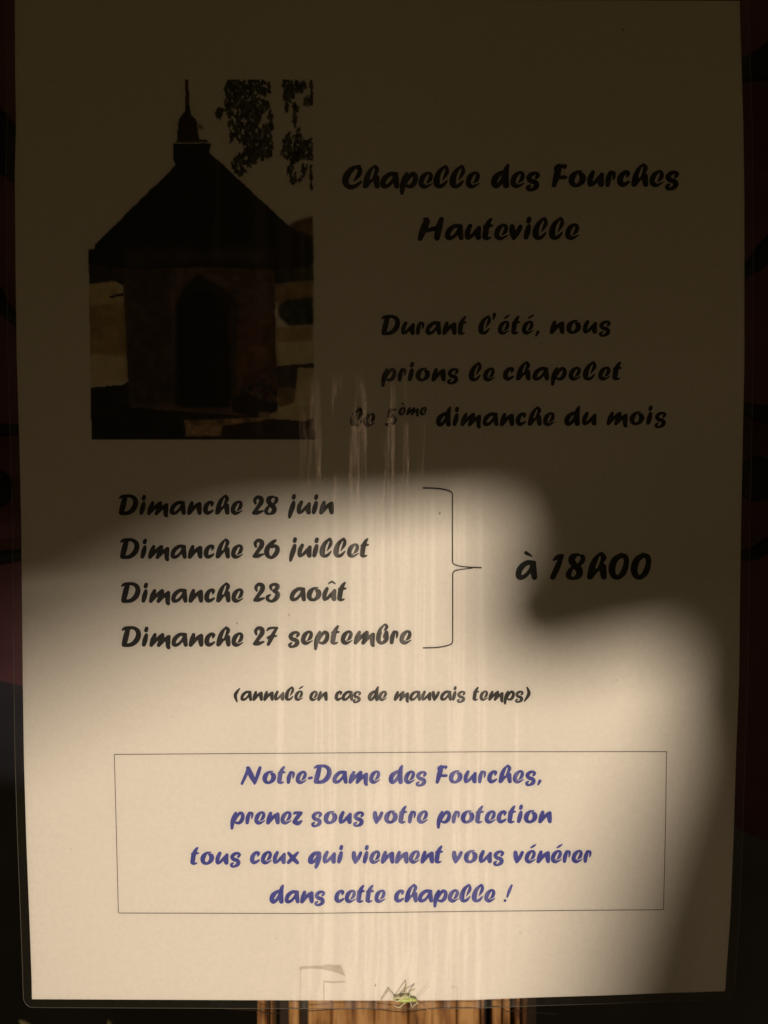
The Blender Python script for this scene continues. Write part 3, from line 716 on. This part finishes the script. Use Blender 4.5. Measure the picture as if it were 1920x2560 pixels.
# specks of dirt
sv, sf = [], []
for x, y, r in [(723, 1537, 1.8), (593, 1558, 2.0), (1099, 1284, 2.6), (938, 2462, 1.8), (1557, 76, 3), (1541, 1700, 1.3), (430, 1790, 1.2), (1300, 2330, 1.4), (180, 2120, 1.2), (1420, 2380, 1.2), (690, 2345, 1.2), (1040, 1850, 1.0)]:
    o = len(sv)
    for k in range(8): sv.append(on(x + r * math.cos(k * .785) * random.uniform(.7, 1.2), y + r * math.sin(k * .785) * random.uniform(.7, 1.2), 0.00035))
    sf.append(tuple(range(o + 7, o - 1, -1)))
sp = link_mesh('dirt_specks', sv, sf, mat('dirt', (0.35, 0.28, 0.20), 0.9)); keep(sp, notice); sp['kind'] = 'stuff'

# ================================================================== the cricket on the lower edge
M_green = noisy('insect_green', (0.42, 0.62, 0.12), (0.64, 0.78, 0.30), 900, 0.4, 0.5)
M_pale = mat('insect_pale', (0.80, 0.84, 0.58), 0.35, 0.5)
M_wing = noisy('insect_wing', (0.66, 0.74, 0.40), (0.86, 0.86, 0.66), 700, 0.4, 0.5)
M_brown = mat('insect_brown', (0.56, 0.45, 0.32), 0.5, 0.3)
M_tan = mat('insect_tan', (0.55, 0.33, 0.14), 0.5, 0.3)
cr = thing('insect', 'small pale green cricket with long thin legs clinging to the bottom edge of the notice', 'insect', on(1012, 2499, 0.002))
def P(x, y, l): return at(x, y, on(x, y).y - 0.0006 - l * 0.6)
def ell(name, pts, m):
    return tube(name, [(P(x, y, l), r * S) for x, y, l, r in crv(pts, 5)], m, cr, 12)
ell('abdomen', [(983, 2498, .0006, 0.8), (993, 2500, .0008, 3.8), (1006, 2500, .001, 5.2), (1018, 2500, .001, 5.6), (1024, 2500, .001, 4.6)], M_green)
ell('thorax', [(1019, 2499, .0012, 3.0), (1024, 2498.5, .0012, 5.0), (1030, 2499, .0012, 4.6), (1033, 2500, .0012, 3)], M_green)
ell('head', [(1031, 2499, .0012, 2.2), (1035, 2499.5, .0012, 4.2), (1040, 2501, .0012, 3.0), (1042, 2502, .0012, 1)], M_green)
ell('wing', [(984, 2496, .0016, 0.8), (998, 2494, .0018, 2.6), (1012, 2493, .0020, 3.4), (1026, 2494, .0018, 2.0)], M_wing)
for e in [(1034, 2496.4)]: ell('eye', [(e[0] - 1.2, e[1], .0018, .5), (e[0], e[1], .0019, 1.3), (e[0] + 1.2, e[1], .0018, .5)], M_brown)
def leg(name, pts, m): tube(name, [(P(x, y, l), r * S) for x, y, l, r in pts], m, cr, 6)
leg('leg', [(1010, 2497, .0012, 1.9), (1003, 2497, .0022, 2.2), (992, 2504, .0024, 1.5), (984, 2496, .0022, .9), (988, 2492, .002, .8)], M_pale)
leg('leg', [(1016, 2503, .001, 1.4), (1008, 2511, .0018, 1.3), (998, 2519, .0012, 1.3), (990, 2516, .0006, .7), (982, 2511, .0004, .6)], M_pale)
leg('leg', [(1025, 2502, .0012, 1.1), (1028, 2511, .0016, 1.0), (1030, 2518, .0012, 1.0)], M_pale)
leg('leg', [(1030, 2518, .0012, .9), (1037, 2512, .0016, 1.2), (1044, 2507, .0018, 1.5), (1041, 2503, .0014, .8)], M_pale)
leg('leg', [(985, 2497, .0012, .8), (1000, 2482, .003, .9), (1013, 2466, .004, .9), (1016, 2463, .004, .7)], M_brown)
leg('leg', [(1016, 2463, .004, .8), (1016, 2474, .003, 1.3), (1011, 2488, .002, 1.7)], M_pale)
leg('leg', [(990, 2500, .0016, .9), (1015, 2484, .003, 1.1), (1038, 2471, .0036, 1.0)], M_brown)
leg('leg', [(1038, 2471, .0036, .9), (1026, 2486, .0028, 1.4), (1020, 2496, .002, 1.8)], M_pale)
leg('leg', [(1022, 2494, .0016, 1.6), (1025, 2486, .002, 1.1), (1028, 2483, .002, .6)], M_pale)
leg('leg', [(953, 2500, .0004, .8), (963, 2487, .0012, .9), (971, 2475, .0014, 1.4)], M_brown)
leg('leg', [(971, 2475, .0014, 1.2), (978, 2484, .0016, 1.0), (992, 2500, .0012, 1.2)], M_wing)
leg('antenna', [(1042, 2504, .0012, .8), (1060, 2517, .0016, .9), (1078, 2529, .0016, .9), (1095, 2539, .0010, .9), (1097, 2552, .0006, 1.0), (1098, 2575, .0004, .8)], M_tan)
leg('antenna', [(1040, 2497, .0012, .5), (1052, 2486, .0016, .45), (1064, 2474, .002, .4), (1075, 2462, .002, .3)], M_brown)

# ================================================================== behind the lens: unseen smartphone and hands, added and shaped to shade the beam
def occ(px, py, yo):
    """point at depth yo whose shadow from the torch falls on the notice at px, py"""
    p = Vector(((px - 960) * S, 0, (1280 - py) * S))
    t = (yo - LP.y) / (0 - LP.y)
    return LP + (p - LP) * t
M_phone = mat('shade_phone_body', (0.02, 0.02, 0.022), 0.35, 0.5)
M_skin = noisy('skin', (0.42, 0.24, 0.17), (0.52, 0.31, 0.22), 80, 0.55, 0.35, bump=0.2)
shade_phone = thing('shade_phone', 'unseen dark smartphone added to shade the upper part of the notice', 'shade_phone', (0, -0.26, 0))
def slab(name, c4, th, m, r=0.10):
    """rounded plate between four corner points, clockwise from the top left"""
    A, B, Cc, Dd = c4
    uv = []
    for (cu, cv, a0) in ((1 - r / 2, 1 - r, 0), (r / 2, 1 - r, 90), (r / 2, r, 180), (1 - r / 2, r, 270)):
        for k in range(7):
            a = math.radians(a0 + 15 * k); uv.append((cu + r / 2 * math.cos(a), cv + r * math.sin(a)))
    n_ = len(uv); vs = []
    nrm = (B - A).cross(Dd - A).normalized()
    for side in (0, 1):
        for u, v in uv:
            p = (Dd * (1 - u) + Cc * u) * (1 - v) + (A * (1 - u) + B * u) * v
            vs.append(p + nrm * (th * side))
    fs = [tuple(range(n_)), tuple(range(2 * n_ - 1, n_ - 1, -1))] + [(i, n_ + i, n_ + (i + 1) % n_, (i + 1) % n_) for i in range(n_)]
    o = link_mesh(name, vs, fs, m); keep(o, shade_phone); return o
YL, YR = -0.31, -0.243
cs = [occ(-500, -160, YL), occ(2250, -200, YR), occ(2250, 1165, YR), occ(-500, 1345, YL)]
slab('shade_phone_body', cs, 0.008, M_phone)

def skin_mesh(name, chains, label, cat):
    """one continuous skinned surface; each further chain starts at the nearest existing joint"""
    me = bpy.data.meshes.new(name); vs, es, rs = [], [], []
    for ch in chains:
        prev = None
        for i, (p, r) in enumerate(ch):
            if i == 0 and vs:
                prev = min(range(len(vs)), key=lambda k: (Vector(vs[k]) - p).length); continue
            vs.append(tuple(p)); rs.append(r)
            if prev is not None: es.append((prev, len(vs) - 1))
            prev = len(vs) - 1
    me.from_pydata(vs, es, []); o = bpy.data.objects.new(name, me); C.objects.link(o)
    sk = o.modifiers.new('skin', 'SKIN'); sk.use_smooth_shade = True
    for i, s_ in enumerate(me.skin_vertices[0].data):
        s_.radius = (rs[i], rs[i]); s_.use_root = (i == 0)
    ss = o.modifiers.new('sub', 'SUBSURF'); ss.levels = 2; ss.render_levels = 2
    me.materials.append(M_skin); tag(o, label, cat); return o
def H(px, py, rpx, yo=-0.246):
    return (occ(px, py, yo), rpx * S * (yo - LP.y) / (-LP.y))
YA, YF = -0.362, -0.308  # added fingers and arm, placed for the shade wanted on the right
skin_mesh('shade_hand', [[H(1790, 3500, 480, YA), H(1810, 2900, 480, YA), H(1920, 2300, 430, YA), H(2060, 1900, 385, -0.32), H(2030, 1440, 380, YF)],
                   [H(2030, 1440, 360, YF), H(1820, 1450, 190, YF), H(1620, 1450, 180, YF), H(1400, 1500, 190, YF), H(1200, 1575, 150, YF)],
                   [H(2030, 1440, 360, YF), H(1820, 1240, 200, YF), H(1620, 1240, 200, YF), H(1400, 1240, 190, YF), H(1230, 1260, 160, YF)],
                   [H(2030, 1440, 360, YF), H(1840, 1040, 200, YF), H(1640, 1030, 190, YF), H(1400, 1030, 190, YF), H(1230, 1030, 160, YF)],
                   [H(2030, 1440, 360, YF), H(1940, 830, 190, YF), H(1800, 820, 180, YF), H(1600, 820, 170, YF)],
                   [H(2030, 1440, 360, YF), H(2040, 620, 180, YF), H(1900, 600, 170, YF), H(1750, 600, 160, YF)]],
          'unseen right fingers and arm added to shade the right of the notice', 'shade_hand')
YH = -0.385  # added thumb and wrist, placed for a softer shade edge on the left
skin_mesh('shade_hand', [[H(-2400, 1900, 420, YH), H(-1700, 1700, 430, YH), H(-1100, 1350, 500, YH)],
                   [H(-1100, 1350, 400, YH), H(-600, 1640, 300, YH), H(-300, 1620, 290, YH), H(-20, 1500, 260, YH), H(220, 1415, 230, YH), H(500, 1300, 200, YH), H(720, 1250, 180, YH)],
                   [H(-1100, 1350, 400, YH), H(-600, 1100, 220, YH), H(-300, 1100, 200, YH), H(-50, 1100, 190, YH)],
                   [H(-1100, 1350, 400, YH), H(-700, 700, 200, YH), H(-350, 700, 180, YH), H(-50, 700, 150, YH)],
                   [H(-1100, 1350, 400, YH), H(-800, 300, 200, YH), H(-400, 300, 180, YH), H(-50, 300, 150, YH)]],
          'unseen left thumb and fingers added to soften the shade at the left', 'shade_hand')
